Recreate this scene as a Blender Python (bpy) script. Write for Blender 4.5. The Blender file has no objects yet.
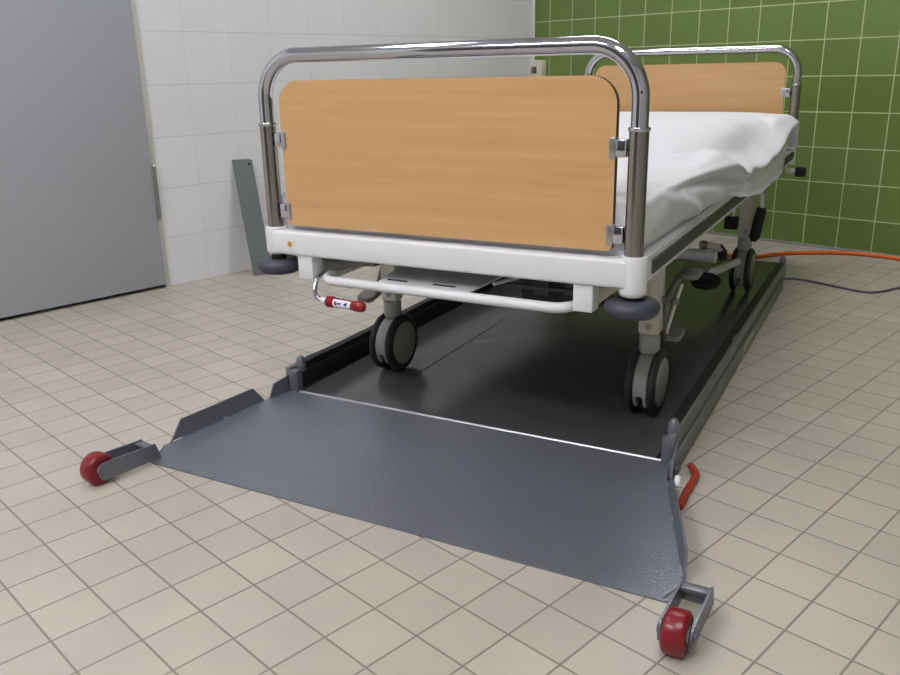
import bpy, bmesh, math, random
from mathutils import Vector, Matrix, noise
random.seed(7)
PI = math.pi
SC = bpy.context.scene
COL = SC.collection

# ------------------------------------------------------------------ materials
def s2l(c):
    return tuple(((x/255)/12.92 if x/255 <= .04045 else ((x/255+.055)/1.055)**2.4) for x in c)

class NT:
    def __init__(s, name):
        s.m = bpy.data.materials.new(name); s.m.use_nodes = True
        s.t = s.m.node_tree; s.b = s.t.nodes['Principled BSDF']
    def n(s, kind, **kw):
        nd = s.t.nodes.new(kind)
        for k, v in kw.items():
            if k.startswith('i_'):
                nd.inputs[k[2:].replace('_', ' ')].default_value = v
            else:
                setattr(nd, k, v)
        return nd
    def l(s, a, b): s.t.links.new(a, b)
    def math(s, op, a, b=None, c=None, clamp=False):
        nd = s.t.nodes.new('ShaderNodeMath'); nd.operation = op; nd.use_clamp = clamp
        for i, v in enumerate((a, b, c)):
            if v is None: continue
            if isinstance(v, (int, float)): nd.inputs[i].default_value = v
            else: s.l(v, nd.inputs[i])
        return nd.outputs[0]
    def mix(s, f, a, b):
        nd = s.t.nodes.new('ShaderNodeMix'); nd.data_type = 'RGBA'
        for sock, v in ((nd.inputs[0], f), (nd.inputs[6], a), (nd.inputs[7], b)):
            if isinstance(v, (int, float)): sock.default_value = v
            elif isinstance(v, tuple): sock.default_value = (*v[:3], 1)
            else: s.l(v, sock)
        return nd.outputs[2]
    def bump(s, h, strength=.2, dist=.001):
        b = s.n('ShaderNodeBump'); b.inputs['Strength'].default_value = strength
        b.inputs['Distance'].default_value = dist
        s.l(h, b.inputs['Height']); s.l(b.outputs[0], s.b.inputs['Normal'])
    def noise(s, vec, scale, detail=3, rough=.5):
        nd = s.n('ShaderNodeTexNoise'); nd.inputs['Scale'].default_value = scale
        nd.inputs['Detail'].default_value = detail; nd.inputs['Roughness'].default_value = rough
        if vec is not None: s.l(vec, nd.inputs['Vector'])
        return nd.outputs['Fac']
    def ocoord(s, scale=None):
        tc = s.n('ShaderNodeTexCoord')
        if scale is None: return tc.outputs['Object']
        mp = s.n('ShaderNodeMapping'); mp.inputs['Scale'].default_value = scale
        s.l(tc.outputs['Object'], mp.inputs['Vector'])
        return mp.outputs[0]

def mat(name, srgb, rough=.5, metal=0., noise_amt=.03, nscale=30, bump=0., bscale=200, spec=.5, coat=0.):
    t = NT(name); c = s2l(srgb)
    v = t.ocoord()
    f = t.noise(v, nscale, 4)
    lo = tuple(x*(1-noise_amt) for x in c); hi = tuple(min(1, x*(1+noise_amt)) for x in c)
    t.l(t.mix(f, lo, hi), t.b.inputs['Base Color'])
    t.b.inputs['Roughness'].default_value = rough
    t.b.inputs['Metallic'].default_value = metal
    t.b.inputs['Specular IOR Level'].default_value = spec
    t.b.inputs['Coat Weight'].default_value = coat
    if bump: t.bump(t.noise(v, bscale, 2), bump, .0006)
    return t.m

def tile_mat(name, ax, ay, px, py, ox, oy, gw, tile, grout, rough, var=.05, gbump=.6, dirt=None, groutx=None, cloud=.06):
    """square tiles on the plane spanned by object axes ax, ay (procedural, object space)"""
    t = NT(name)
    sep = t.n('ShaderNodeSeparateXYZ'); t.l(t.ocoord(), sep.inputs[0])
    A, B = sep.outputs[ax], sep.outputs[ay]
    def cell(c, p, o):
        q = t.math('DIVIDE', t.math('SUBTRACT', c, o), p)
        fl = t.math('FLOOR', q)
        fr = t.math('SUBTRACT', q, fl)
        d = t.math('MULTIPLY', t.math('MINIMUM', fr, t.math('SUBTRACT', 1., fr)), p)
        return fl, d
    fa, da = cell(A, px, ox); fb, db = cell(B, py, oy)
    soft = .0008
    def line(d, w):
        mr = t.n('ShaderNodeMapRange'); mr.interpolation_type = 'SMOOTHSTEP'
        mr.inputs['From Min'].default_value = max(0, w/2-soft); mr.inputs['From Max'].default_value = w/2+soft
        mr.inputs['To Min'].default_value = 1; mr.inputs['To Max'].default_value = 0
        t.l(d, mr.inputs['Value']); return mr.outputs[0]
    la, lb = line(da, gw if groutx is None else groutx), line(db, gw)
    g = t.math('MAXIMUM', la, lb)
    cmb = t.n('ShaderNodeCombineXYZ'); t.l(fa, cmb.inputs[0]); t.l(fb, cmb.inputs[1])
    wn = t.n('ShaderNodeTexWhiteNoise'); wn.noise_dimensions = '3D'; t.l(cmb.outputs[0], wn.inputs['Vector'])
    c = s2l(tile)
    col = t.mix(wn.outputs['Value'], tuple(x*(1-var) for x in c), tuple(min(1, x*(1+var)) for x in c))
    cl = t.noise(t.ocoord(), 5, 5, .6)
    mr = t.n('ShaderNodeMapRange'); t.l(cl, mr.inputs['Value'])
    mr.inputs['From Min'].default_value = .35; mr.inputs['From Max'].default_value = .7
    col = t.mix(mr.outputs[0], col, t.mix(cloud*2, col, dirt or tuple(x*.6 for x in c)))
    if dirt:                                     # small scuffs and spots
        sp = t.noise(t.ocoord((1, 1.6, 1)), 14, 6, .7)
        m2 = t.n('ShaderNodeMapRange'); t.l(sp, m2.inputs['Value'])
        m2.inputs['From Min'].default_value = .66; m2.inputs['From Max'].default_value = .8
        col = t.mix(t.math('MULTIPLY', m2.outputs[0], .3), col, dirt)
    col = t.mix(g, col, s2l(grout))
    t.l(col, t.b.inputs['Base Color'])
    t.l(t.math('MULTIPLY_ADD', g, .35, rough, clamp=True), t.b.inputs['Roughness'])
    t.bump(t.math('SUBTRACT', 1., g), gbump, .0012)
    return t.m

def wood_mat(name):
    t = NT(name)
    v = t.ocoord((1.1, 1, 26))
    n1 = t.noise(v, 2.2, 6, .6)
    n2 = t.noise(t.ocoord((3, 3, 160)), 3, 3, .6)
    n3 = t.noise(t.ocoord((.8, 1, 3)), 2.5, 3, .5)
    a, b, c = s2l((222, 181, 131)), s2l((184, 138, 88)), s2l((202, 160, 112))
    col = t.mix(n1, a, b)
    col = t.mix(t.math('MULTIPLY', n2, .45), col, c)
    col = t.mix(t.math('MULTIPLY', n3, .35), col, s2l((206, 162, 110)))
    t.l(col, t.b.inputs['Base Color'])
    t.b.inputs['Roughness'].default_value = .38
    return t.m

def hammer_mat(name, srgb, rough, metal=.35, bs=.35, vs=260):
    t = NT(name); c = s2l(srgb)
    v = t.ocoord()
    vo = t.n('ShaderNodeTexVoronoi'); vo.inputs['Scale'].default_value = vs; t.l(v, vo.inputs['Vector'])
    f = t.noise(v, 9, 4)
    t.l(t.mix(f, tuple(x*.93 for x in c), tuple(x*1.07 for x in c)), t.b.inputs['Base Color'])
    t.b.inputs['Metallic'].default_value = metal; t.b.inputs['Roughness'].default_value = rough
    t.bump(vo.outputs['Distance'], bs, .0012)
    return t.m

def emit_mat(name, col, strength):
    t = NT(name); t.b.inputs['Base Color'].default_value = (.8, .8, .8, 1)
    t.b.inputs['Emission Color'].default_value = (*col, 1); t.b.inputs['Emission Strength'].default_value = strength
    return t.m

YB0 = 3.653
M = dict(
    floor=tile_mat('beige floor tiles', 0, 1, .1, .1, 0, 0, .0034, (187, 180, 169), (134, 126, 116), .42, .06, .5, s2l((146, 144, 138)), cloud=.14),
    green=tile_mat('green wall tiles', 0, 2, .156, .1565, -.049, .149, .0046, (110, 131, 66), (186, 198, 152), .30, .07, .4, cloud=.1),
    side_wall=mat('right wall plaster', (178, 178, 175), .8),
    white_tile=tile_mat('white wall tiles', 1, 2, .2067, .2, .215, .0, .0028, (228, 228, 232), (203, 203, 204), .42, .012, .3, cloud=.03, groutx=.0012),
    white_wall=mat('white plaster', (226, 226, 226), .8),
    ceil=mat('ceiling white', (236, 236, 235), .9),
    door=mat('grey door laminate', (168, 171, 178), .45, noise_amt=.02, nscale=4),
    frame=mat('beige door frame', (200, 197, 185), .5),
    dark=mat('dark gap', (25, 24, 23), .9),
    chrome=mat('chrome', (192, 193, 200), .08, 1, noise_amt=.02),
    satin=mat('satin steel', (156, 151, 145), .2, 1, noise_amt=.05, nscale=60),
    steel=mat('clamp steel', (186, 186, 188), .3, 1, noise_amt=.04),
    white=mat('white lacquer', (226, 226, 229), .32, noise_amt=.01),
    cream=mat('cream lacquer', (210, 207, 196), .4, noise_amt=.02),
    greypl=mat('grey plastic', (168, 167, 163), .42, noise_amt=.03),
    hub=mat('hub plastic', (152, 151, 146), .45, noise_amt=.04),
    tyre=mat('dark tyre', (44, 43, 46), .55, noise_amt=.06),
    bumper=mat('slate rubber', (62, 65, 78), .42, noise_amt=.03),
    rubber=mat('black rubber', (15, 15, 16), .6, noise_amt=.1),
    strip=mat('grey rubber strip', (64, 65, 68), .5, noise_amt=.05),
    pedal=mat('pedal grey', (120, 119, 116), .35, .3, noise_amt=.04),
    wood=wood_mat('beech board'),
    edge=mat('dark board edge', (66, 46, 34), .6),
    sheet=mat('white cotton', (222, 223, 228), .9, noise_amt=.01, bump=.12, bscale=500),
    mattress=mat('mattress ticking', (176, 176, 174), .9),
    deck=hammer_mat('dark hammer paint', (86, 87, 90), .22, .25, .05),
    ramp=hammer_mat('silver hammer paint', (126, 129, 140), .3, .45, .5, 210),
    rail=hammer_mat('grey hammer paint', (112, 113, 112), .36, .35, .2),
    post=hammer_mat('blue grey hammer paint', (118, 120, 130), .34, .4, .25),
    weld=mat('bare weld', (196, 197, 202), .35, .7),
    red=mat('red polyurethane', (124, 14, 30), .3, noise_amt=.05),
    redgrip=mat('red grip plastic', (142, 18, 24), .3, noise_amt=.05),
    label=mat('white label', (232, 232, 240), .5),
    blue=mat('blue print', (30, 48, 120), .5),
    yellow=mat('yellow sticker', (212, 160, 40), .5),
    brown=mat('brown print', (120, 84, 20), .5),
    plate=mat('zinc grey plate', (122, 131, 130), .5, .3, noise_amt=.1, nscale=22),
    hose=mat('orange hose', (220, 106, 34), .45),
    redhose=mat('red orange hose', (158, 46, 26), .45),
    cable=mat('grey cable', (92, 92, 100), .5),
    socket=mat('ivory socket', (214, 214, 196), .5),
    sockethole=mat('socket insert', (120, 116, 98), .6),
    rlabel=mat('grey data plate', (196, 193, 184), .5),
    inkk=mat('dark ink', (70, 70, 68), .6),
)

# ------------------------------------------------------------------ mesh building
class MB:
    def __init__(s): s.bm = bmesh.new(); s.mats = []
    def mi(s, m):
        if m not in s.mats: s.mats.append(m)
        return s.mats.index(m)
    def add(s, verts, faces, m, T=None):
        i = s.mi(m)
        vs = [s.bm.verts.new(T @ Vector(v) if T else Vector(v)) for v in verts]
        for f in faces:
            try:
                fc = s.bm.faces.new([vs[k] for k in f]); fc.material_index = i; fc.smooth = True
            except ValueError: pass
    def box(s, a, b, m, bev=0., T=None, seg=2):
        bm = bmesh.new()
        bmesh.ops.create_cube(bm, size=1)
        c = [(a[i]+b[i])/2 for i in range(3)]; d = [abs(b[i]-a[i]) for i in range(3)]
        for v in bm.verts: v.co = Vector((c[i]+v.co[i]*d[i] for i in range(3)))
        if bev: bmesh.ops.bevel(bm, geom=bm.edges[:], offset=min(bev, min(d)*.45), segments=seg, affect='EDGES', profile=.5)
        s.merge(bm, m, T)
    def merge(s, bm, m, T=None):
        i = s.mi(m); mp = {}
        for v in bm.verts: mp[v] = s.bm.verts.new(T @ v.co if T else v.co)
        for f in bm.faces:
            nf = s.bm.faces.new([mp[v] for v in f.verts]); nf.material_index = i; nf.smooth = True
        bm.free()
    def tube(s, pts, r, m, seg=16, cap=True, T=None, rb=None):
        """round (or oval: rb) bar swept along a polyline"""
        P = [Vector(p) for p in pts]; n = len(P)
        rr = r if isinstance(r, (list, tuple)) else [r]*n
        tan = []
        for i in range(n):
            a = P[max(0, i-1)]; b = P[min(n-1, i+1)]; tan.append((b-a).normalized())
        up = Vector((0, 0, 1)) if abs(tan[0].z) < .9 else Vector((1, 0, 0))
        nrm = (up-tan[0]*up.dot(tan[0])).normalized()
        vs, fs = [], []
        for i in range(n):
            if i: nrm = (nrm-tan[i]*nrm.dot(tan[i])).normalized()
            bi = tan[i].cross(nrm)
            for k in range(seg):
                a = 2*PI*k/seg
                vs.append(P[i]+nrm*math.cos(a)*rr[i]+bi*math.sin(a)*(rr[i] if rb is None else rb*rr[i]/rr[0]))
        for i in range(n-1):
            for k in range(seg):
                fs.append((i*seg+k, i*seg+(k+1) % seg, (i+1)*seg+(k+1) % seg, (i+1)*seg+k))
        if cap:
            fs.append(tuple(range(seg-1, -1, -1))); fs.append(tuple((n-1)*seg+k for k in range(seg)))
        s.add(vs, fs, m, T)
    def lathe(s, prof, m, seg=32, T=None, mats=None):
        """prof: list of (radius, height) about local z; mats: material per segment"""
        vs, n = [], len(prof)
        for r, z in prof:
            for k in range(seg):
                a = 2*PI*k/seg; vs.append((max(r, 1e-5)*math.cos(a), max(r, 1e-5)*math.sin(a), z))
        for i in range(n-1):
            mm = mats[i] if mats else m
            base = vs[i*seg:(i+2)*seg]
            s.add(base, [(k, (k+1) % seg, seg+(k+1) % seg, seg+k) for k in range(seg)], mm, T)
        bmesh.ops.remove_doubles(s.bm, verts=s.bm.verts[:], dist=2e-6)
    def prism(s, poly, h, m, T=None, bev=0.):
        """polygon in local xy extruded along z by h"""
        bm = bmesh.new()
        lo = [bm.verts.new((x, y, 0)) for x, y in poly]; hi = [bm.verts.new((x, y, h)) for x, y in poly]
        n = len(poly)
        bm.faces.new(lo[::-1]); bm.faces.new(hi)
        for k in range(n): bm.faces.new((lo[k], lo[(k+1) % n], hi[(k+1) % n], hi[k]))
        bmesh.ops.recalc_face_normals(bm, faces=bm.faces[:])
        if bev: bmesh.ops.bevel(bm, geom=[e for e in bm.edges if e.calc_face_angle(0) > .5], offset=bev, segments=2, affect='EDGES')
        s.merge(bm, m, T)
    def build(s, name, parent=None, angle=35, recalc=True, data_only=False):
        if recalc: bmesh.ops.recalc_face_normals(s.bm, faces=s.bm.faces[:])
        me = bpy.data.meshes.new(name); s.bm.to_mesh(me); s.bm.free()
        for m in s.mats: me.materials.append(m)
        me.set_sharp_from_angle(angle=math.radians(angle))
        o = bpy.data.objects.new(name, me); COL.objects.link(o)
        if parent: o.parent = parent
        return o

def arc(c, r, a0, a1, n, plane):
    """points on an arc; plane gives the two axes as vectors"""
    e1, e2 = Vector(plane[0]), Vector(plane[1]); c = Vector(c)
    return [c+e1*r*math.cos(a0+(a1-a0)*i/n)+e2*r*math.sin(a0+(a1-a0)*i/n) for i in range(n+1)]
def fillet(pts, r, n=8):
    P = [Vector(p) for p in pts]; out = [P[0]]
    for i in range(1, len(P)-1):
        a, b, c = P[i-1], P[i], P[i+1]
        d1 = (a-b).normalized(); d2 = (c-b).normalized()
        ang = d1.angle(d2); t = min(r/math.tan(ang/2), (a-b).length*.49, (c-b).length*.49)
        p0, p1 = b+d1*t, b+d2*t
        for k in range(n+1):
            u = k/n; out.append(p0*(1-u)**2+b*2*u*(1-u)+p1*u*u) if False else out.append(_arcpt(p0, b, p1, u, d1, d2, t, ang))
    out.append(P[-1]); return out
def _arcpt(p0, b, p1, u, d1, d2, t, ang):
    bis = (d1+d2).normalized(); R = t*math.tan(ang/2); c = b+bis*(R/math.sin(ang/2))
    v0 = (p0-c); v1 = (p1-c); th = v0.angle(v1)
    if th < 1e-5: return p0.lerp(p1, u)
    return c+(v0*math.sin((1-u)*th)+v1*math.sin(u*th))/math.sin(th)
def rounded(w0, w1, h0, h1, radii, n=8):
    """rounded rectangle outline; radii: lower-left, lower-right, upper-right, upper-left"""
    out = []
    for (cx, cy, sx, sy, r, a) in ((w0, h0, 1, 1, radii[0], PI), (w1, h0, -1, 1, radii[1], 1.5*PI), (w1, h1, -1, -1, radii[2], 0), (w0, h1, 1, -1, radii[3], .5*PI)):
        x, y = cx+sx*r, cy+sy*r
        for k in range(n+1):
            t = a+.5*PI*k/n; out.append((x+r*math.cos(t), y+r*math.sin(t)))
    return out
XZ = lambda y: Matrix(((1, 0, 0, 0), (0, 0, -1, y), (0, 1, 0, 0), (0, 0, 0, 1)))     # prism in x,z ; extruded towards -y
YZ = lambda x: Matrix(((0, 0, 1, x), (1, 0, 0, 0), (0, 1, 0, 0), (0, 0, 0, 1)))      # prism in y,z ; extruded towards +x
def RX(T, deg): return Matrix.Translation(T) @ Matrix.Rotation(math.radians(deg), 4, 'X')
ALONGX = Matrix.Rotation(PI/2, 4, 'Y')

def thing(name, label, cat, loc=(0, 0, 0), rz=0., group=None):
    o = bpy.data.objects.new(name, None); COL.objects.link(o)
    o.location = loc; o.rotation_euler = (0, 0, math.radians(rz)); o.empty_display_size = .1
    o['label'] = label; o['category'] = cat
    if group: o['group'] = group
    return o
def tag(o, label, cat, group=None):
    o['label'] = label; o['category'] = cat
    if group: o['group'] = group
    return o
def struct(mb, name, parent=None, loc=None, rz=0.):
    o = mb.build(name, parent)
    if loc: o.location = loc
    o.rotation_euler = (0, 0, math.radians(rz))
    if not parent: o['kind'] = 'structure'
    return o
def dup(o, parent=None, loc=None):
    c = o.copy(); COL.objects.link(c)
    if parent: c.parent = parent
    if loc is not None: c.location = loc
    for ch in [x for x in bpy.data.objects if x.parent == o]:
        d = ch.copy(); COL.objects.link(d); d.parent = c
    return c

# ------------------------------------------------------------------ the room
XR, YF, YB, H = 2.75, -2.7, 3.653, 2.7
m = MB(); m.box((-2.2, YF, -.1), (XR, YB, 0), M['floor']); struct(m, 'floor')
m = MB(); m.box((-2.2, YF, H), (XR, YB, H+.1), M['ceil']); struct(m, 'ceiling')
m = MB(); m.box((-2.2, 0, 0), (XR+.1, .1, H), M['green']); struct(m, 'wall_back', loc=(0, YB, 0))
m = MB(); m.box((XR, YF, 0), (XR+.1, YB, H), M['side_wall']); struct(m, 'wall_right')
m = MB(); m.box((-2.2, YF-.1, 0), (XR+.1, YF, H), M['white_wall']); struct(m, 'wall_front')
m = MB(); m.box((-.75, YF, .01), (1.75, YF+.03, 2.15), mat('dark reflection panel', (74, 76, 80), .5), .003); struct(m, 'chrome_dark_panel')  # unseen dark panel added behind the camera to give the chrome darker reflections
WL, WR = (-1.815, 1.2, 0), 1.684
m = MB()
m.box((-.12, -4.1, 0), (0, -.9, H), M['white_tile'])
m.box((-.12, .03, 0), (0, 2.4535, H), M['white_tile'])
m.box((-.12, -.9, 2.12), (0, .03, H), M['white_tile'])
struct(m, 'wall_left', loc=WL, rz=WR)
m = MB(); m.box((-1.884, YB-.006, 0), (XR, YB, .012), mat('grey base strip', (150, 152, 142), .7), .002)  # thin even grey strip along the foot of the back wall
struct(m, 'base_strip_back')
m = MB(); m.box((-1.885, YB-.012, 0), (-1.872, YB, H), M['white_wall'], .003)
struct(m, 'trim_1')                                                # pale corner bead
# door: leaf, frame strip, hinge
m = MB(); m.box((-.03, -.888, .014), (.017, .004, 2.08), M['door'], .0015)
door = struct(m, 'door_1', loc=WL, rz=WR)
m = MB()
m.box((-.11, .0065, 0), (.010, .026, 2.12), M['frame'], .002)
m.box((-.11, -.9, 2.084), (.010, .0065, 2.12), M['frame'], .002)
m.box((-.11, -.915, 0), (.010, -.891, 2.12), M['frame'], .002)
m.build('door_frame', door)
m = MB(); m.box((-.11, -.89, .0), (-.05, .006, 2.084), M['dark']); m.build('door_backing', door)
m = MB()
for z0, z1 in ((.293, .357), (.360, .427), (.430, .494)):
    m.tube([(.022, .012, z0), (.022, .012, z1)], .0065, M['steel'], 14)
m.tube([(.022, .012, .288), (.022, .012, .293)], .0085, M['steel'], 14)
m.tube([(.022, .012, .494), (.022, .012, .502)], [.008, .004], M['steel'], 14)
m.build('door_hinge', door)

# ceiling luminaires (they light the room; their reflections lie on the chrome)
def luminaire(x, y, rz, power, label):
    t = thing('ceiling_light', label, 'ceiling light', (x, y, H), rz, 'fluorescent ceiling lights')
    b = MB(); b.box((-.16, -.64, -.05), (.16, .64, 0), M['white'], .006); b.build('light_housing', t)
    b = MB(); b.box((-.145, -.62, -.062), (.145, .62, -.048), emit_mat('fluorescent diffuser', (.985, .98, 1.0), power), .004); b.build('light_diffuser', t)
    return t
luminaire(-.75, .1, 0, 12, 'long fluorescent ceiling light nearest the grey door')
luminaire(1.35, -.35, 0, 22, 'long fluorescent ceiling light over the right side of the room')
luminaire(-.35, 2.45, 90, 21, 'long fluorescent ceiling light above the bed head')
luminaire(.2, -1.7, 90, 40, 'long fluorescent ceiling light behind the camera')

# ------------------------------------------------------------------ the platform under the bed
PL = thing('bed_platform', 'low grey steel platform with front ramp and side rails, lying under the hospital bed', 'platform', (.099, 1.0017, 0), 17.4)
m = MB()
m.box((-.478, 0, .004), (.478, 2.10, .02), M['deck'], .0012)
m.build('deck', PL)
m = MB()                                             # welded lip between deck and ramp
m.tube([(-.49, -.001, .0192), (.49, -.001, .0192)], .0036, M['weld'], 10)
m.build('hinge_seam', PL)
# ramp: folded sheet, flaring to the front
outl = [(-.512, -.002, .019), (.512, -.002, .019), (.522, -.077, .0165), (.633, -.413, .0055), (.622, -.474, .0035), (-.540, -.465, .0035), (-.578, -.38, .0055), (-.53, -.078, .0165)]
m = MB()
top = [Vector(p) for p in outl]; bot = [p-Vector((0, 0, .0034)) for p in top]
# interior subdivided by u so the sheet stays planar per strip
n = len(top)
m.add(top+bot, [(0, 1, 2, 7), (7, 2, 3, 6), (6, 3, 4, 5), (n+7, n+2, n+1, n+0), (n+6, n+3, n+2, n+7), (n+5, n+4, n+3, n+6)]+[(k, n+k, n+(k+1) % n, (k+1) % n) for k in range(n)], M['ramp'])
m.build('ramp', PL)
def flap(name, base0, base1, tops, th, mt):
    """thin upright plate on the line base0-base1; tops: (fraction along, height, lean)"""
    b0, b1 = Vector(base0), Vector(base1); d = (b1-b0); nrm = Vector((d.y, -d.x, 0)).normalized()
    if nrm.x*b0.x < 0: nrm = -nrm
    poly = [b0, b1]+[b0+d*f+Vector((0, 0, h))+nrm*l for f, h, l in tops]
    o = [p+nrm*th for p in poly]; k = len(poly)
    b = MB(); b.add(poly+o, [tuple(range(k)), tuple(range(2*k-1, k-1, -1))]+[(i, (i+1) % k, k+(i+1) % k, k+i) for i in range(k)], mt)
    return b.build(name, PL)
flap('side_flap', (-.529, -.085, .0165), (-.571, -.375, .0055), [(.86, .045, .006), (.10, .042, .006)], .004, M['post'])
flap('side_flap', (.524, -.085, .0165), (.631, -.405, .0055), [(.93, .044, .004), (.20, .042, .002)], .004, M['post'])
flap('corner_gusset', (-.508, -.006, .018), (-.522, -.072, .016), [(.75, .037, .0), (.0, .045, .0)], .004, M['post'])
flap('corner_gusset', (.520, .0, .018), (.527, -.072, .016), [(.75, .037, .0), (.0, .045, .0)], .004, M['post'])
for a, b in (((-.533, -.09, .0165), (-.570, -.37, .007)), ((.527, -.09, .0165), (.628, -.40, .007))):
    a, b = Vector(a), Vector(b)
    for f in ((0, .05), (.42, .46), (.9, 1)):
        m = MB(); m.tube([a.lerp(b, f[0]), a.lerp(b, f[1])], .0028, M['weld'], 8); m.build('weld_bead', PL)
for a, b in (((.612, -.468, .006), (.632, -.42, .007)), ((-.541, -.462, .006), (-.575, -.39, .007))):
    m = MB(); m.tube([a, b], .0022, M['weld'], 8); m.build('weld_bead', PL)
# roller arms: fork of two side plates, cross bar and red roller, built about the axle
def arm(x, y, turn, L):
    A = Matrix.Translation((x, y, 0)) @ Matrix.Rotation(math.radians(turn), 4, 'Z')
    b = MB()
    for sx in (-1, 1):
        prof = [(.013*math.cos(a), .032+.020*math.sin(a)) for a in [PI*.5+PI*k/10 for k in range(11)]]
        prof = prof+[(L+.012, .008), (L, .045)]
        b.prism(prof, .004, M['post'], YZ(sx*.0235-.002))
    b.box((-.0225, L-.022, .036), (.0225, L-.002, .0435), M['post'], .0015)
    b.box((-.0225, L-.008, .012), (.0225, L-.003, .04), M['post'], .001)
    o = b.build('roller_arm', PL); o.matrix_local = A
    b = MB()
    w = .0175
    b.lathe([(.010, -w), (.029, -w), (.033, -w+.003), (.0342, -w+.006), (.0342, w-.006), (.033, w-.003), (.029, w), (.010, w)], M['red'], 40)
    b.lathe([(.0, -w-.0015), (.012, -w-.0015), (.013, -w+.001)], M['greypl'], 24)
    b.lathe([(.0, w+.0015), (.012, w+.0015), (.013, w-.001)], M['greypl'], 24)
    r = b.build('roller', o); r.matrix_local = Matrix.Translation((0, 0, .0342)) @ ALONGX; r['label'] = 'red plastic roller'
    b = MB()
    b.lathe([(0, -.0285), (.008, -.0285), (.0095, -.0275), (.0095, -.0265), (.004, -.0265), (.004, .0265), (.0095, .0265), (.0095, .0275), (.008, .0285), (0, .0285)], M['post'], 20)
    ax = b.build('roller_axle', o); ax.matrix_local = Matrix.Translation((0, 0, .0342)) @ ALONGX
    return o
arm(.6615, -.585, -1.5, .123)
arm(-.5710, -.580, -6, .130)
# side rails: grey plate outside, black liner and ragged rubber edging on top
def rail(sx):
    b = MB()
    def P(x): return sx*x
    b.box((P(.503), -.004 if sx < 0 else -.012, .0), (P(.519), 1.80, .083), M['rail'], .002)
    b.box((P(.517), .0 if sx < 0 else -.06, .0), (P(.528), 1.70, .042), M['rail'], .003)
    b.box((P(.47), 1.66, .0), (P(.519), 1.80, .03), M['rail'], .002)
    o = b.build('side_rail', PL)
    b = MB(); b.box((P(.486), .022, .0215), (P(.503), 1.79, .066), M['rubber'], .002); b.build('inner_liner', o)
    b = MB()                                          # wavy black edging strip
    n = 90; vs = []; fs = []
    for i in range(n+1):
        y = .05+1.73*i/n
        h = .0855+.004*max(0, math.sin(y*9.0+1.2))*(.5+.5*noise.noise((y*6, 1, 0)))+.0015*noise.noise((y*25, 4, sx))
        xi = .489+.004*noise.noise((y*5, 2, sx)); xo = .512
        if noise.noise((y*7.3, 8, sx)) > .42: xo = .506
        vs += [(P(xi), y, .064), (P(xi), y, h), (P(xo), y, h), (P(xo), y, .082)]
    for i in range(n):
        a = i*4
        for k in range(3): fs.append((a+k, a+4+k, a+5+k, a+1+k))
    fs += [(0, 1, 2, 3), tuple(n*4+k for k in (3, 2, 1, 0))]
    b.add(vs, fs, M['rubber']); b.build('rubber_edging', o)
    return o
rr = rail(1); rl = rail(-1)
m = MB()                                              # data plate on the right rail
m.box((.5275, .812, .008), (.5292, .975, .0395), M['rlabel'], .0004)
m.box((.5290, .824, .012), (.5296, .963, .0355), M['inkk'])
m.box((.5292, .828, .0145), (.5298, .959, .033), M['rlabel'])
for k in range(7): m.box((.5295, .838+k*.017, .0195), (.5300, .847+k*.017, .028), M['inkk'])
m.build('data_plate', rr)
def post(x, y, d):
    b = MB()
    b.box((x-.0135, y-.013, .018), (x+.0135, y+.012, .078), M['post'], .002)
    b.box((x-.0085, y-.0155, .026), (x+.0085, y-.0125, .071), M['post'], .001)
    xo = x+math.copysign(.0135, x); b.box((min(xo, xo-math.copysign(.016, x)), y+.010, .018), (max(xo, xo-math.copysign(.016, x)), y+.046, .068), M['post'], .002)
    o = b.build('corner_post', PL)
    b = MB(); b.lathe([(.0, .0), (.0135, .0), (.0135, .014), (.0125, .026), (.0095, .036), (.006, .041), (.0, .042)], M['post'], 24)
    c = b.build('post_cap', o); c.location = (x+d, y+.028, .067)
post(.506, .0, .001); post(-.492, .004, -.002); post(.506, 1.78, 0); post(-.506, 1.78, 0)
m = MB()
m.box((.529, -.050, .014), (.538, -.03, .030), M['rail'], .003); m.build('side_bolt', PL)
m = MB(); m.box((-.2605, .20, .0198), (-.2575, .85, .0206), M['rubber']); m.build('deck_groove', PL)
m = MB(); m.tube([(.553, -.128, .030), (.552, -.112, .046)], .006, M['label'], 14); m.build('cable_gland', PL)

# ------------------------------------------------------------------ the hospital bed
BO, BR = (.04425, 1.2527, 0), 16.7
BED = thing('hospital_bed', 'white hospital bed with chrome end hoops and beech end boards on the grey platform', 'bed', BO, BR)
DZ = .02                                              # wheels stand on the deck
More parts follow.
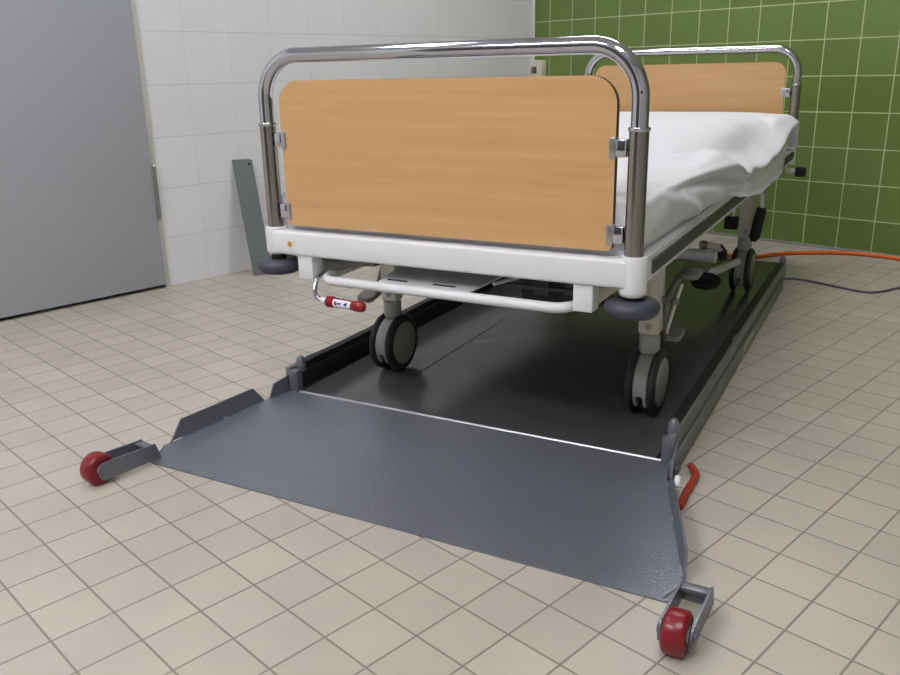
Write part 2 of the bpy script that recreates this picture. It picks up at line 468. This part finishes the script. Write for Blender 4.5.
# casters
def caster_proto():
    b = MB()
    b.lathe([(0, .155), (.022, .155), (.0245, .160), (.025, .198), (.025, .1995), (.0235, .1995), (.0235, .203), (.0, .203)], M['greypl'], 32)
    # curved fork spine between the wheels, splitting into two prongs at the bottom
    def spine(a0, a1, x0, w, head=False):
        pr = ([(.018, .165)] if head else [])+[(q.y, q.z) for q in arc((0, 0, .081), .073, math.radians(a0), math.radians(a1), 14, ((0, 1, 0), (0, 0, 1)))]
        inner = [(y*.5, .081+(z-.081)*.5) for y, z in pr[::-1]]
        b.prism(pr+inner, w, M['greypl'], YZ(x0), .002)
    spine(70, 196, -.0165, .033, True)
    spine(192, 224, -.0165, .0095); spine(192, 224, .007, .0095)
    b.tube([(-.036, 0, .081), (.036, 0, .081)], .009, M['greypl'], 16)
    o = b.build('caster', BED)
    for sx in (-1, 1):
        b = MB()
        hw = .0095
        prof = [(.0, hw+.0005), (.03, hw+.0015), (.060, hw), (.0635, hw-.002), (.065, hw-.001), (.071, hw), (.0785, hw-.004), (.081, hw-.008), (.0812, 0), (.081, -hw+.007), (.0785, -hw+.003), (.072, -hw), (.063, -hw), (.03, -hw), (.0, -hw)]
        ms = [M['hub']]*2+[M['tyre']]*10+[M['hub']]*2
        b.lathe(prof, None, 56, None, ms)
        w = b.build('caster_wheel', o, angle=40)
        w.matrix_local = Matrix.Translation((sx*.0262, 0, .0812)) @ Matrix.Rotation(PI/2*sx, 4, 'Y')
    return o
c0 = caster_proto(); c0.location = (.366, 0, DZ)
dup(c0, BED, (-.365, .005, DZ)); dup(c0, BED, (.357, 1.30, DZ)); dup(c0, BED, (-.357, 1.30, DZ))
# legs
def leg(x, y, s, m1):
    b = MB()
    w = .0245
    prof = [(x-w+.002, .2225), (x+w-.003, .2225), (x+w, .229), (x+w+.001, .30), (x+w-.002, .43), (x-w, .43), (x-w, .228)]
    b.prism(prof, .036, m1, XZ(y+.018), .0025)
    o = b.build('leg', BED)
    b = MB()
    b.lathe([(0, 0), (.0078, 0), (.0085, .001), (.0085, .003), (.0055, .004), (.0052, .0025), (0, .0025)], M['greypl'], 18)
    k = b.build('leg_bolt', o); k.matrix_local = Matrix.Translation((x, y-.0175, .243)) @ Matrix.Rotation(PI/2, 4, 'X')
    return o
leg(.366, 0, 1, M['cream']); leg(-.365, .005, -1, M['cream']); leg(.357, 1.30, 1, M['cream']); leg(-.357, 1.30, -1, M['cream'])
# lower side members joining the legs (kept high, close under the frame)
for sx, nm in ((-1, 'a'), (1, 'b')):
    m = MB(); m.box((sx*.333-.014, -.03, .395), (sx*.333+.014, 1.36, .432), M['cream'], .003); m.build('chassis_bar', BED)
# upper frame
def beam(u, dz, front):
    b = MB(); s = -1 if front else 1
    y0, y1 = u-.026, u+.022
    b.box((-.431, y0, .430+dz), (.428, y1, .4855+dz), M['white'], .007, seg=3)
    o = b.build('end_beam', BED)
    for sx in (-1, 1):
        q = MB()
        zl = .414 if sx > 0 else .4275
        k_ = 1 if front else .78
        q.lathe([(r_*k_, z_) for r_, z_ in [(0, zl), (.022, zl), (.0255, zl+.004), (.0265, zl+.009), (.0265, .482), (.0245, .490), (.021, .4915), (.0185, .4915)]], M['white'], 32)
        k = q.build('corner_sleeve', o); k.location = (.4295 if sx > 0 else -.4265, u, dz)
    return o
fb = beam(-.385, 0, True); beam(1.75, .03, False)
m = MB(); m.lathe([(0, 0), (.0062, 0), (.0066, .0004), (.0066, .0008), (0, .0008)], M['yellow'], 24)
m.prism([(-.0022, -.003), (.0022, -.003), (.0022, -.001), (.0008, -.001), (.0008, .0035), (-.0008, .0035), (-.0008, -.001), (-.0022, -.001)], .0005, M['brown'], Matrix.Translation((0, 0, .0008)))
st = m.build('round_sticker', fb); st.matrix_local = Matrix.Translation((-.369, -.4111, .4565)) @ Matrix.Rotation(PI/2, 4, 'X'); st['label'] = 'round yellow sticker'
# side rails of the frame with dark rubber strip
def side_rail(sx):
    y0, y1 = -.362, 1.80
    dzz = lambda y: .030*(y+.36)/2.1
    b = MB(); x0, x1 = sx*.415, sx*.441
    vs = []
    for y in (y0, y1):
        d = dzz(y)
        vs += [(x0, y, .424+d), (x1, y, .424+d), (x1, y, .483+d), (x0, y, .483+d)]
    bm = bmesh.new(); V = [bm.verts.new(v) for v in vs]
    for f in ((0, 1, 2, 3), (7, 6, 5, 4), (0, 4, 5, 1), (1, 5, 6, 2), (2, 6, 7, 3), (3, 7, 4, 0)): bm.faces.new([V[i] for i in f])
    bmesh.ops.recalc_face_normals(bm, faces=bm.faces[:])
    bmesh.ops.bevel(bm, geom=bm.edges[:], offset=.004, segments=2, affect='EDGES'); b.merge(bm, M['white'])
    o = b.build('frame_rail', BED)
    b = MB(); ya, yb = -.300, 1.785
    vs = []
    for y in (ya, yb):
        d = dzz(y)
        vs += [(sx*.4405, y, .438+d), (sx*.4455, y, .4395+d), (sx*.4470, y, .4525+d), (sx*.4455, y, .4655+d), (sx*.4405, y, .467+d)]
    b.add(vs, [(0, 1, 2, 3, 4), (9, 8, 7, 6, 5), (0, 5, 6, 1), (1, 6, 7, 2), (2, 7, 8, 3), (3, 8, 9, 4), (4, 9, 5, 0)], M['strip'])
    r = b.build('rubber_strip', o); r['label'] = 'dark rubber strip along the white rail'
    return o
side_rail(1); side_rail(-1)
# bed base panel under the mattress, unseen, added to block light
m = MB()
vs = []
for y in (-.355, 1.72):
    d = .030*(y+.36)/2.1
    vs += [(-.414, y, .452+d), (.414, y, .452+d), (.414, y, .467+d), (-.414, y, .467+d)]
m.add(vs, [(0, 1, 2, 3), (7, 6, 5, 4), (0, 4, 5, 1), (1, 5, 6, 2), (2, 6, 7, 3), (3, 7, 4, 0)], M['greypl'])
m.build('bed_base', BED, angle=20)
# chrome hoops
def hoop(u, dz, ztop):
    R = .094; x = .428
    zc = ztop-R
    path = [(-x, u, .715+dz), (-x, u, zc)]+[tuple(p) for p in arc((-x+R, u, zc), R, PI, PI/2, 14, ((1, 0, 0), (0, 0, 1)))][1:]
    path += [(-.2, u, ztop), (0, u, ztop), (.2, u, ztop)]
    path += [tuple(p) for p in arc((x-R, u, zc), R, PI/2, 0, 14, ((1, 0, 0), (0, 0, 1)))]+[(x, u, .715+dz)]
    b = MB(); b.tube(path, .0160, M['chrome'], 24)
    for sx in (-1, 1): b.lathe([(.016, .7185), (.0195, .7185), (.0205, .7205), (.0205, .7235), (.0195, .7255), (.016, .7255)], M['chrome'], 28, Matrix.Translation((sx*x, u, dz)))
    o = b.build('end_hoop', BED)
    for sx in (-1, 1):
        q = MB(); q.tube([(sx*x, u, .487+dz), (sx*x, u, .7185+dz)], .0180, M['satin'], 28)
        q.build('hoop_post', o)
    return o
h1 = hoop(-.385, 0, .868); h2 = hoop(1.75, .03, .888)
m = MB(); m.lathe([(0, 0), (.0022, 0), (.0022, .0006), (0, .0006)], M['rubber'], 12)
k = m.build('screw_hole', h1); k.matrix_local = Matrix.Translation((.4335, -.4002, .786)) @ Matrix.Rotation(PI/2, 4, 'X')
# end boards
def board(u, z0, z1, x0, x1, R, front):
    y0 = u-.008
    outline = rounded(x0, x1, z0, z1, (.010, .010, R, R), 12)
    b = MB(); b.prism(outline, .0016, M['wood'], XZ(y0+.0016)); b.prism(outline, .0128, M['edge'], XZ(y0+.0148)); b.prism(outline, .0016, M['wood'], XZ(y0+.0164))
    o = b.build('end_board', BED, angle=30)
    return o, y0
def clamps(o, u, y0, zs, x0, x1):
    for z in zs:
        for sx in (-1, 1):
            xe = x1 if sx > 0 else x0
            b = MB()
            b.box((xe-sx*.012, y0-.0025, z-.0195), (xe+sx*.001, y0+.019, z+.0195), M['steel'], .0015)
            b.box((xe+sx*.0005, y0-.001, z-.016), (xe+sx*.021, y0+.016, z+.016), M['chrome'], .002)
            b.tube([(xe+sx*.019, u, z), (sx*.416, u, z)], .006, M['rubber'], 12)
            b.build('board_clamp', o)
o, y0 = board(-.385, .4975, .8155, -.384, .3875, .052, True); clamps(o, -.385, y0, (.688, .529), -.384, .3875)
o, y0 = board(1.75, .565, .838, -.393, .386, .045, False); clamps(o, 1.75, y0, (.722, .60), -.393, .386)
# corner bumpers
def bumper(x, y, z):
    b = MB()
    b.lathe([(0, -.018), (.034, -.018), (.045, -.015), (.0515, -.008), (.053, 0), (.0515, .008), (.045, .014), (.036, .0168), (.026, .0172), (.024, .0155), (.0, .0155)], M['bumper'], 40)
    b.tube([(0, 0, .0145), (0, 0, .0285)], .017, M['rubber'], 20)
    o = b.build('corner_bumper', BED, angle=50); o.location = (x, y, z); return o
bumper(.430, -.385, .3915); bumper(-.4265, -.385, .3985)
for sx in (-1, 1):
    b = MB(); b.lathe([(0, -.019), (.016, -.019), (.021, -.015), (.022, 0), (.021, .015), (.016, .019), (0, .019)], M['rubber'], 24)
    b.tube([(-sx*.055, 0, .004), (-sx*.012, 0, .0)], .011, M['white'], 14)
    o = b.build('corner_bumper', BED); o.location = (sx*.473, 1.765, .415)
# square stubs under the front beam
for a, b_ in ((-.356, -.315), (.317, .357)):
    m = MB(); m.box((a, -.404, .3755), (b_, -.362, .431), M['white'], .002)
    m.box((a+.004, -.364, .380), (b_-.004, -.05, .412), M['cream'], .002)
    m.build('frame_stub', BED)
# bent white bar below the beam
zb = .3775
m = MB(); m.tube(fillet([(-.299, -.17, zb+.006), (-.299, -.400, zb), (.309, -.400, zb-.0015), (.309, -.17, zb+.006)], .042, 10), .0108, M['white'], 18)
lowbar = m.build('bent_bar', BED)
# white cover plate behind it, with slots
m = MB()
PT = RX((0, -.398, .3835), 4)
m.prism([(-.142, 0), (.086, 0), (.112, .20), (-.165, .20)], .004, M['white'], PT, .001)
m.box((-.128, .018, .0039), (-.078, .0255, .0046), M['dark'], T=PT); m.box((-.012, .018, .0039), (.042, .0255, .0046), M['dark'], T=PT)
m.box((-.165, -.202, .405), (.112, -.197, .428), M['white'], .001)
m.build('cover_plate', BED)
# crank handle bars and tubes seen between bar and beam
m = MB(); m.tube([(-.305, -.350, .398), (-.268, -.235, .398)], .0125, M['greypl'], 18); m.box((-.285, -.245, .378), (-.250, -.205, .425), M['pedal'], .003); m.build('actuator_tube', BED)
m = MB(); m.box((-.296, -.352, .374), (-.288, -.02, .386), M['cream'], .001); m.build('guide_rod', BED)
m = MB(); m.box((.120, -.302, .3815), (.310, -.288, .3895), M['strip'], .001)
m.build('cross_bar', BED)
m = MB(); m.box((.118, -.20, .325), (.305, -.10, .425), M['rubber'], .006); m.box((.15, -.212, .345), (.19, -.199, .378), M['strip'], .003); m.box((.225, -.208, .35), (.245, -.199, .385), M['strip'], .002)
m.build('drive_unit', BED)
m = MB()
m.box((-.32, -.02, .398), (.32, .015, .428), M['cream'], .003)
m.build('cross_member', BED)
m = MB(); m.box((-.03, -.1, .37), (.05, .75, .44), M['strip'], .008); m.tube([(.01, .75, .40), (.01, 1.15, .36)], .016, M['chrome'], 16); m.build('lift_motor', BED)
m = MB(); m.tube([(.125, -.36, .400), (.165, -.25, .402)], .004, M['label'], 10); m.tube([(.18, -.27, .396), (.20, -.12, .398)], .006, M['rubber'], 10); m.build('wiring', BED)
# release handle with red grip and blue marks
m = MB()
m.tube(fillet([(-.312, -.36, .381), (-.306, -.402, .382), (-.303, -.420, .352), (-.290, -.420, .335), (-.262, -.420, .3347)], .022, 10), .0055, M['chrome'], 14)
hd = m.build('release_handle', BED)
m = MB()
L_ = .104
m.tube([(-.014, 0, 0), (.004, 0, 0)], .0072, M['label'], 18)
m.lathe([(.0, 0), (.0115, 0), (.0132, .002), (.0132, .017), (.0108, .020), (.0108, .071), (.0115, .073), (.0122, .078), (.0122, .092), (.0105, .0985), (.006, .1025), (0, .1035)], M['redgrip'], 28, ALONGX)
def patch(x0, x1, a0, a1, r, mt, n=8):
    vs = []
    for i in range(n+1):
        a = math.radians(a0+(a1-a0)*i/n)
        for x in (x0, x1): vs.append((x, -r*math.cos(a), r*math.sin(a)))
    m.add(vs, [(2*i, 2*i+1, 2*i+3, 2*i+2) for i in range(n)], mt)
patch(.0215, .0695, -38, 62, .0112, M['label'])
for x0, x1, a0, a1 in ((.0265, .0315, -12, 30), (.0315, .0335, -12, -2), (.0335, .037, -2, 26), (.037, .041, 2, 16), (.041, .0445, 4, 26)):
    patch(x0, x1, a0, a1, .01135, M['blue'], 4)
for x0, x1, a0, a1 in ((.0525, .0555, 0, 22), (.0555, .0585, -8, 32), (.0585, .061, 4, 36)):
    patch(x0, x1, a0, a1, .01135, M['blue'], 4)
g = m.build('grip', hd, recalc=False); g.matrix_local = Matrix.Translation((-.266, -.420, .3345)) @ Matrix.Rotation(math.radians(2), 4, 'Y'); g['label'] = 'red plastic grip with a white label and blue marks'
# brake pedals
def pad(cx, cy, cz, w, l, h, tilt, mt):
    b = MB()
    T = Matrix.Translation((cx, cy, cz)) @ Matrix.Rotation(math.radians(tilt), 4, 'X')
    b.prism(rounded(-w/2, w/2, -l/2, l/2, (.014, .014, .004, .004), 6), h, mt, T, .0015)
    return b
b = pad(.431, .10, .346, .046, .056, .012, 8, M['pedal'])
b.tube([(.412, .095, .350), (.402, .06, .332), (.398, .02, .308), (.392, .0, .300)], .008, M['pedal'], 12)
b.tube([(.380, 0, .308), (.404, 0, .308)], .0085, M['pedal'], 16)
b.tube([(.400, .01, .30), (.392, .02, .25), (.390, .03, .222)], .008, M['pedal'], 12)
b.build('foot_pedal', BED)
b = pad(.412, .04, .208, .044, .058, .012, 10, M['pedal'])
b.tube([(.424, .045, .338), (.416, .03, .300), (.402, .02, .232), (.400, .025, .220)], .0042, M['cream'], 12)
b.tube([(.411, .028, .296), (.421, .032, .299)], .008, M['pedal'], 14)
b.build('brake_pedal', BED)
b = pad(-.425, -.02, .228, .052, .06, .014, 14, M['pedal'])
b.tube([(-.413, -.005, .238), (-.395, 0, .30), (-.385, 0, .33)], .0065, M['pedal'], 12)
b.build('brake_pedal', BED)
# brake arm of the rear caster with black oval foot
m = MB(); m.tube([(.318, .94, .163), (.341, 1.15, .150), (.348, 1.24, .142)], .0135, M['white'], 16); lv = m.build('brake_arm', BED)
m = MB(); m.lathe([(0, -.010), (.040, -.010), (.048, -.005), (.0495, .001), (.042, .008), (0, .010)], M['rubber'], 36)
q = m.build('arm_foot', lv); q.matrix_local = Matrix.Translation((.306, .905, .140)) @ Matrix.Rotation(math.radians(19), 4, 'X'); q['label'] = 'black rubber foot'
m = MB(); m.tube([(-.33, 1.0, .205), (.315, 1.0, .205)], .022, M['white'], 20); m.build('cross_tube', BED)
# rear brake lever
m = MB(); m.tube([(.26, 1.08, .225), (.285, 1.1, .222), (.31, 1.12, .205)], .013, M['cream'], 16)
m.tube([(.245, 1.07, .227), (.262, 1.08, .226)], .017, M['pedal'], 16)
rl_ = m.build('rear_lever', BED)
m = MB(); m.tube([(.300, 1.115, .218), (.312, 1.125, .196), (.318, 1.12, .168)], [.014, .017, .015], M['rubber'], 18); m.build('lever_boot', rl_)
# hanging hand grip by the rear leg, small black box
m = MB(); m.tube(fillet([(.380, 1.28, .392), (.404, 1.28, .390), (.410, 1.28, .32)], .02, 8), .0085, M['label'], 14); hg = m.build('hand_grip', BED)
m = MB(); m.tube([(.408, 1.28, .338), (.407, 1.28, .326), (.396, 1.28, .25), (.392, 1.28, .232), (.390, 1.28, .214)], [.015, .019, .019, .0195, .010], M['rubber'], 20); m.build('grip_sleeve', hg)
m = MB(); m.box((.292, 1.22, .262), (.336, 1.26, .306), M['rubber'], .003); m.tube([(.318, 1.24, .306), (.322, 1.25, .36), (.33, 1.26, .40)], .005, M['label'], 10); m.build('control_box', BED)

# ------------------------------------------------------------------ mattress and sheet
def lerp_tab(tab, x):
    if x <= tab[0][0]: return tab[0][1]
    for (a, va), (b_, vb) in zip(tab, tab[1:]):
        if x <= b_:
            t = (x-a)/(b_-a); t = t*t*(3-2*t)*.3+t*.7; return va+(vb-va)*t
    return tab[-1][1]
sst = lambda a, b_, x: (lambda t: t*t*(3-2*t))(max(0, min(1, (x-a)/(b_-a))))
ZT = [(-.36, .594), (.2, .600), (.7, .632), (1.2, .648), (1.7, .652)]
LIP = [(-.36, .572), (-.15, .586), (.0, .588), (.12, .586), (.30, .580), (.466, .571), (.56, .553), (.645, .531), (.72, .533), (.85, .526), (.98, .523), (1.19, .536), (1.31, .556), (1.421, .584), (1.53, .606), (1.70, .612)]
VL = [(-.36, .432), (-.15, .432), (.0, .438), (.12, .444), (.30, .453), (.466, .459), (.645, .458), (.80, .458), (1.0, .459), (1.4, .460), (1.7, .461)]
REC = [(-.36, 0), (-.15, .001), (.0, .010), (.15, .022), (.35, .031), (.5, .033), (.62, .026), (.72, .016), (1.0, .015), (1.35, .011), (1.7, .004)]
Z2 = [(-.36, .530), (-.20, .560), (-.05, .563), (.08, .555), (.232, .538), (.36, .528), (.50, .512), (.62, .496), (.8, .482), (1.1, .482), (1.3, .498), (1.43, .536), (1.6, .575), (1.7, .58)]
V2 = [(-.36, .436), (-.1, .440), (.08, .448), (.232, .452), (.36, .448), (.5, .446), (.62, .453), (.8, .457), (1.1, .457), (1.35, .457), (1.45, .452), (1.6, .440), (1.7, .435)]
VH = [(-.36, .414), (-.1, .414), (.25, .418), (.42, .440), (.56, .458), (.80, .461), (1.3, .461), (1.43, .452), (1.55, .430), (1.7, .424)]
SH = [(-.36, .0), (.05, .05), (.35, .35), (.62, 1), (1.3, 1), (1.5, .45), (1.7, .2)]
HEM = [(-.36, .476), (.30, .480), (.45, .492), (.562, .474), (.813, .449), (1.141, .451), (1.30, .463), (1.38, .482), (1.43, .512), (1.50, .536), (1.60, .560), (1.70, .568)]
MT = thing('mattress', 'mattress lying in the white bed frame under the white sheet', 'mattress', BO, BR)
m = MB()
prof = []
rows = 24; vs = []; fs = []
for i in range(rows+1):
    u = -.345+2.0*i/rows; zt = lerp_tab(ZT, u)-.014; zb_ = .468+.030*(u+.36)/2.1
    ring = [(-.392, zb_+.001), (.392, zb_+.001), (.396, zb_+.012), (.390, zb_+.03), (.30, zt-.05), (.26, zt-.03), (-.34, zt-.012), (-.385, zt-.03), (-.396, zb_+.02)]
    vs += [(x, u, z) for x, z in ring]
k = len(ring)
for i in range(rows):
    for j in range(k): fs.append((i*k+j, i*k+(j+1) % k, (i+1)*k+(j+1) % k, (i+1)*k+j))
fs += [tuple(range(k-1, -1, -1)), tuple(rows*k+j for j in range(k))]
m.add(vs, fs, M['mattress']); m.build('mattress_core', MT, angle=50)

def resample(pts, n):
    P = [Vector((a, b_, 0)) for a, b_ in pts]
    # catmull-rom then uniform arc length
    Q = []
    for i in range(len(P)-1):
        p0, p1, p2, p3 = P[max(0, i-1)], P[i], P[i+1], P[min(len(P)-1, i+2)]
        for k in range(10):
            t = k/10
            Q.append(.5*((2*p1)+(p2-p0)*t+(2*p0-5*p1+4*p2-p3)*t*t+(3*p1-p0-3*p2+p3)*t**3))
    Q.append(P[-1])
    L = [0]
    for a, b_ in zip(Q, Q[1:]): L.append(L[-1]+(b_-a).length)
    out = []; j = 0
    for i in range(n+1):
        d = L[-1]*i/n
        while j < len(L)-2 and L[j+1] < d: j += 1
        t = (d-L[j])/max(1e-9, L[j+1]-L[j]); out.append(Q[j].lerp(Q[j+1], t))
    return out
NP = 116
def half(u, side):
    zt = lerp_tab(ZT, u); hem = lerp_tab(HEM, u)
    plain_hem = .477+.030*(u+.36)/2.1
    if side < 0:
        return resample([(0, zt), (.2, zt), (.33, zt-.001), (.388, zt-.007), (.421, zt-.028), (.434, zt-.062), (.436, zt-.09), (.428, plain_hem+.008), (.414, plain_hem)], NP//2)
    lip, vl, rc, z2, v2, vh, k_ = [lerp_tab(t_, u) for t_ in (LIP, VL, REC, Z2, V2, VH, SH)]
    mix = lambda a, b_: a*(1-k_)+b_*k_
    drop = zt-lip
    pts = [(0, zt), (.18, zt), (mix(.30, .26), zt-.002), (mix(.375, .330), zt-mix(.06*drop, .020)), (mix(vl-.030, .383), mix(zt-.35*drop, lip+.044)), (mix(vl-.012, .420), mix(zt-.65*drop, lip+.024)), (vl-.003, lip+.006), (vl, lip-.002), (vl-.35*rc, lip-.007), (vl-rc, (lip*.55+z2*.45)), (mix(v2-.001, v2), z2), (v2-.004, (z2+hem)/2), (vh, hem)]
    return resample(pts, NP//2)
def seg_d(p, a, b_):
    px, py = p; ax, ay = a; bx, by = b_
    dx, dy = bx-ax, by-ay; t = max(0, min(1, ((px-ax)*dx+(py-ay)*dy)/(dx*dx+dy*dy)))
    return math.hypot(px-ax-dx*t, py-ay-dy*t), t
FOLDS = [((-.19, .575), (-.06, .55), .010, .009), ((-.06, .55), (.085, .500), .014, .009), ((-.35, .575), (-.325, .515), .009, .009), ((-.30, .56), (-.285, .53), .006, .007), ((.0, .535), (.15, .488), .007, .010),
         ((.26, .52), (.38, .487), .008, .012), ((.62, .525), (.58, .475), -.012, .014), ((.66, .525), (.70, .46), .008, .016), ((.15, .525), (.27, .492), -.007, .012), ((.98, .50), (1.02, .455), .005, .02)]
TOPF = [((.10, .20), (.55, .36), -.007, .020), ((.375, .30), (.47, .36), .007, .016), ((.47, .36), (.636, .40), .008, .014), ((1.36, .40), (1.46, .37), -.010, .020), ((1.46, .37), (1.60, .28), -.008, .022), ((1.2, .425), (1.50, .42), .006, .014),
        ((1.50, .24), (1.60, .42), .006, .012), ((1.42, .20), (1.50, .34), -.005, .016), ((.2, -.2), (.5, .25), .004, .04), ((-.2, .28), (.05, .37), .004, .02), ((1.0, -.3), (1.3, .15), .005, .04), ((1.1, .05), (1.45, .2), .005, .03), ((.2, .05), (.75, .18), .004, .02), ((.75, .1), (1.2, .24), .004, .02)]
bm = bmesh.new(); grid = []
us = [(-.372, .0), (-.374, .25), (-.374, .55), (-.372, .8), (-.366, .93), (-.358, .985)]+[(-.345+2.02*i/210, 1) for i in range(211)]+[(1.684, .97), (1.690, .85), (1.692, .5), (1.692, .1)]
for u, kf in us:
    R_, L_h = half(u, 1), half(u, -1)
    line = [(-p.x, p.y) for p in L_h[::-1]]+[(p.x, p.y) for p in R_[1:]]
    row = []
    zb0 = .477+.030*(u+.36)/2.1
    for j, (x, z) in enumerate(line):
        y = u; z = zb0+(z-zb0)*kf if z > zb0 else z
        if kf == 1:
            side = sst(.36, .43, x)
            d = 0; dt = 0
            for a, b_, amp, wd in FOLDS:
                q, t = seg_d((u, z), a, b_); d += amp*math.exp(-(q/wd)**2)
            for a, b_, amp, wd in TOPF:
                q, t = seg_d((u, x), a, b_); dt += amp*math.exp(-(q/wd)**2)
            nz = .0028*noise.noise((u*5, x*5, z*12))+.0016*noise.noise((u*14+3, x*14, z*20))
            fade = sst(-.345, -.30, u)*(1-sst(1.6, 1.675, u))
            x += side*(d*.9+abs(nz)*1.2)*(.3+.7*fade)
            z += (1-side)*(dt+nz*1.6)*fade+side*.003*math.sin(u*19)*sst(.5, .8, u)
        row.append(bm.verts.new((x, y, z)))
    grid.append(row)
for i in range(len(grid)-1):
    for j in range(len(grid[0])-1):
        f = bm.faces.new((grid[i][j], grid[i][j+1], grid[i+1][j+1], grid[i+1][j])); f.smooth = True
bmesh.ops.recalc_face_normals(bm, faces=bm.faces[:])
me = bpy.data.meshes.new('bed_sheet'); bm.to_mesh(me); bm.free(); me.materials.append(M['sheet'])
sh = bpy.data.objects.new('bed_sheet', me); COL.objects.link(sh); sh.location = BO; sh.rotation_euler = (0, 0, math.radians(BR))
tag(sh, 'crumpled white cotton sheet spread over the mattress of the hospital bed', 'bed sheet')
sm = sh.modifiers.new('smooth', 'SMOOTH'); sm.iterations = 1; sm.factor = .35
sd = sh.modifiers.new('sub', 'SUBSURF'); sd.levels = 1; sd.render_levels = 1

# ------------------------------------------------------------------ loose things
# zinc plate leaning on the white wall
m = MB()
m.prism(rounded(-.048, .048, 0, .50, (.002, .002, .012, .006), 5), .006, M['plate'], XZ(.003), .0008)
m.lathe([(0, 0), (.006, 0), (.006, .0006), (0, .0006)], M['dark'], 16, Matrix.Translation((.030, -.0031, .478)) @ Matrix.Rotation(PI/2, 4, 'X'))
pl = m.build('metal_plate')
base = Vector((-1.700, 1.606, .0)); topc = Vector((-1.824, 1.629, .482))
zax = (topc-base).normalized(); nrm = Vector((1, .02, 0)); nrm = (nrm-zax*nrm.dot(zax)).normalized()
xax = (-nrm).cross(zax)
xax = zax.cross(nrm); yax = zax.cross(xax)
pl.matrix_world = Matrix(((xax.x, yax.x, zax.x, base.x), (xax.y, yax.y, zax.y, base.y), (xax.z, yax.z, zax.z, base.z+.001), (0, 0, 0, 1)))
tag(pl, 'grey-green flat metal bar with a hole leaning on the white tiled wall', 'metal bar')
# hoses and cables on the floor
def smooth_path(pts, n=10):
    P = [Vector(p) for p in pts]; out = []
    for i in range(len(P)-1):
        p0, p1, p2, p3 = P[max(0, i-1)], P[i], P[i+1], P[min(len(P)-1, i+2)]
        for k in range(n):
            t = k/n; out.append(.5*((2*p1)+(p2-p0)*t+(2*p0-5*p1+4*p2-p3)*t*t+(3*p1-p0-3*p2+p3)*t**3))
    out.append(P[-1]); return out
m = MB(); m.tube(smooth_path([(-.75, 3.10, .0095), (-.50, 3.16, .0095), (-.32, 3.195, .0095), (-.238, 3.237, .0095), (-.205, 3.321, .0095), (-.165, 3.40, .0095), (-.09, 3.475, .0095), (.008, 3.553, .0095), (.125, 3.588, .0095), (.248, 3.585, .0095), (.42, 3.55, .0095), (.8, 3.46, .0095), (1.5, 3.50, .0095), (2.2, 3.42, .0095), (2.72, 3.45, .0095)]), .0088, M['hose'], 14)
tag(m.build('orange_hose'), 'thick orange hose curving along the foot of the green tiled wall', 'hose')
m = MB(); m.tube(smooth_path([(.005, 2.90, .03), (.02, 2.935, .006), (.06, 2.965, .0048), (.123, 2.966, .0048), (.248, 2.944, .0048), (.327, 2.931, .0048), (.365, 2.944, .0048), (.393, 2.998, .0048), (.416, 3.078, .0048), (.46, 3.2, .0048), (.62, 3.29, .0048), (1.1, 3.28, .0048), (1.8, 3.36, .0048), (2.73, 3.33, .0048)]), .0042, M['cable'], 10)
tag(m.build('grey_cable'), 'thin grey cable lying on the beige tiles right of the platform', 'cable')
m = MB(); m.tube(smooth_path([(.622, 1.176, .014), (.632, 1.169, .013), (.648, 1.153, .011), (.656, 1.130, .010), (.669, 1.081, .0085), (.687, 1.027, .0085), (.691, 1.012, .0085)]), .0076, M['redhose'], 14)
tag(m.build('red_hose'), 'short red-orange hose beside the right front corner of the ramp', 'hose')
# wall socket in the far corner
WS = thing('wall_socket', 'small ivory wall socket in the corner above the beech board', 'socket', (-1.838, YB, .836))
m = MB(); m.box((-.048, -.042, -.048), (.052, 0, .045), M['socket'], .004); m.build('socket_box', WS)
m = MB(); m.box((-.026, -.0435, -.030), (.014, -.0405, .010), M['sockethole'], .001); m.box((-.003, -.0455, -.026), (.009, -.0425, .004), M['inkk'], .0008); m.build('socket_insert', WS)

# ------------------------------------------------------------------ camera
R = ((0.7048330920420502, 0.7090895937373307, -0.02005643078589919), (0.2013043738993655, -0.22704717070944394, -0.9528515788525624), (-0.680210894805006, 0.6675638773377899, -0.3027731960763855))
cam = bpy.data.objects.new('camera', bpy.data.cameras.new('camera')); COL.objects.link(cam)
cam.data.sensor_width = 36; cam.data.lens = 836.503*36/900; cam.data.clip_start = .05
r, d, f = (Vector(x) for x in R)
cam.matrix_world = Matrix(((r.x, -d.x, -f.x, 1.42055), (r.y, -d.y, -f.y, -.31952), (r.z, -d.z, -f.z, .82708), (0, 0, 0, 1)))
SC.camera = cam
w = bpy.data.worlds.new('world'); SC.world = w; w.use_nodes = True
w.node_tree.nodes['Background'].inputs[0].default_value = (.8, .85, .9, 1); w.node_tree.nodes['Background'].inputs[1].default_value = .02
vs_ = SC.view_settings
vs_.view_transform = 'Standard'; vs_.look = 'None'; vs_.gamma = 1; vs_.use_curve_mapping = False; vs_.exposure = 0.12
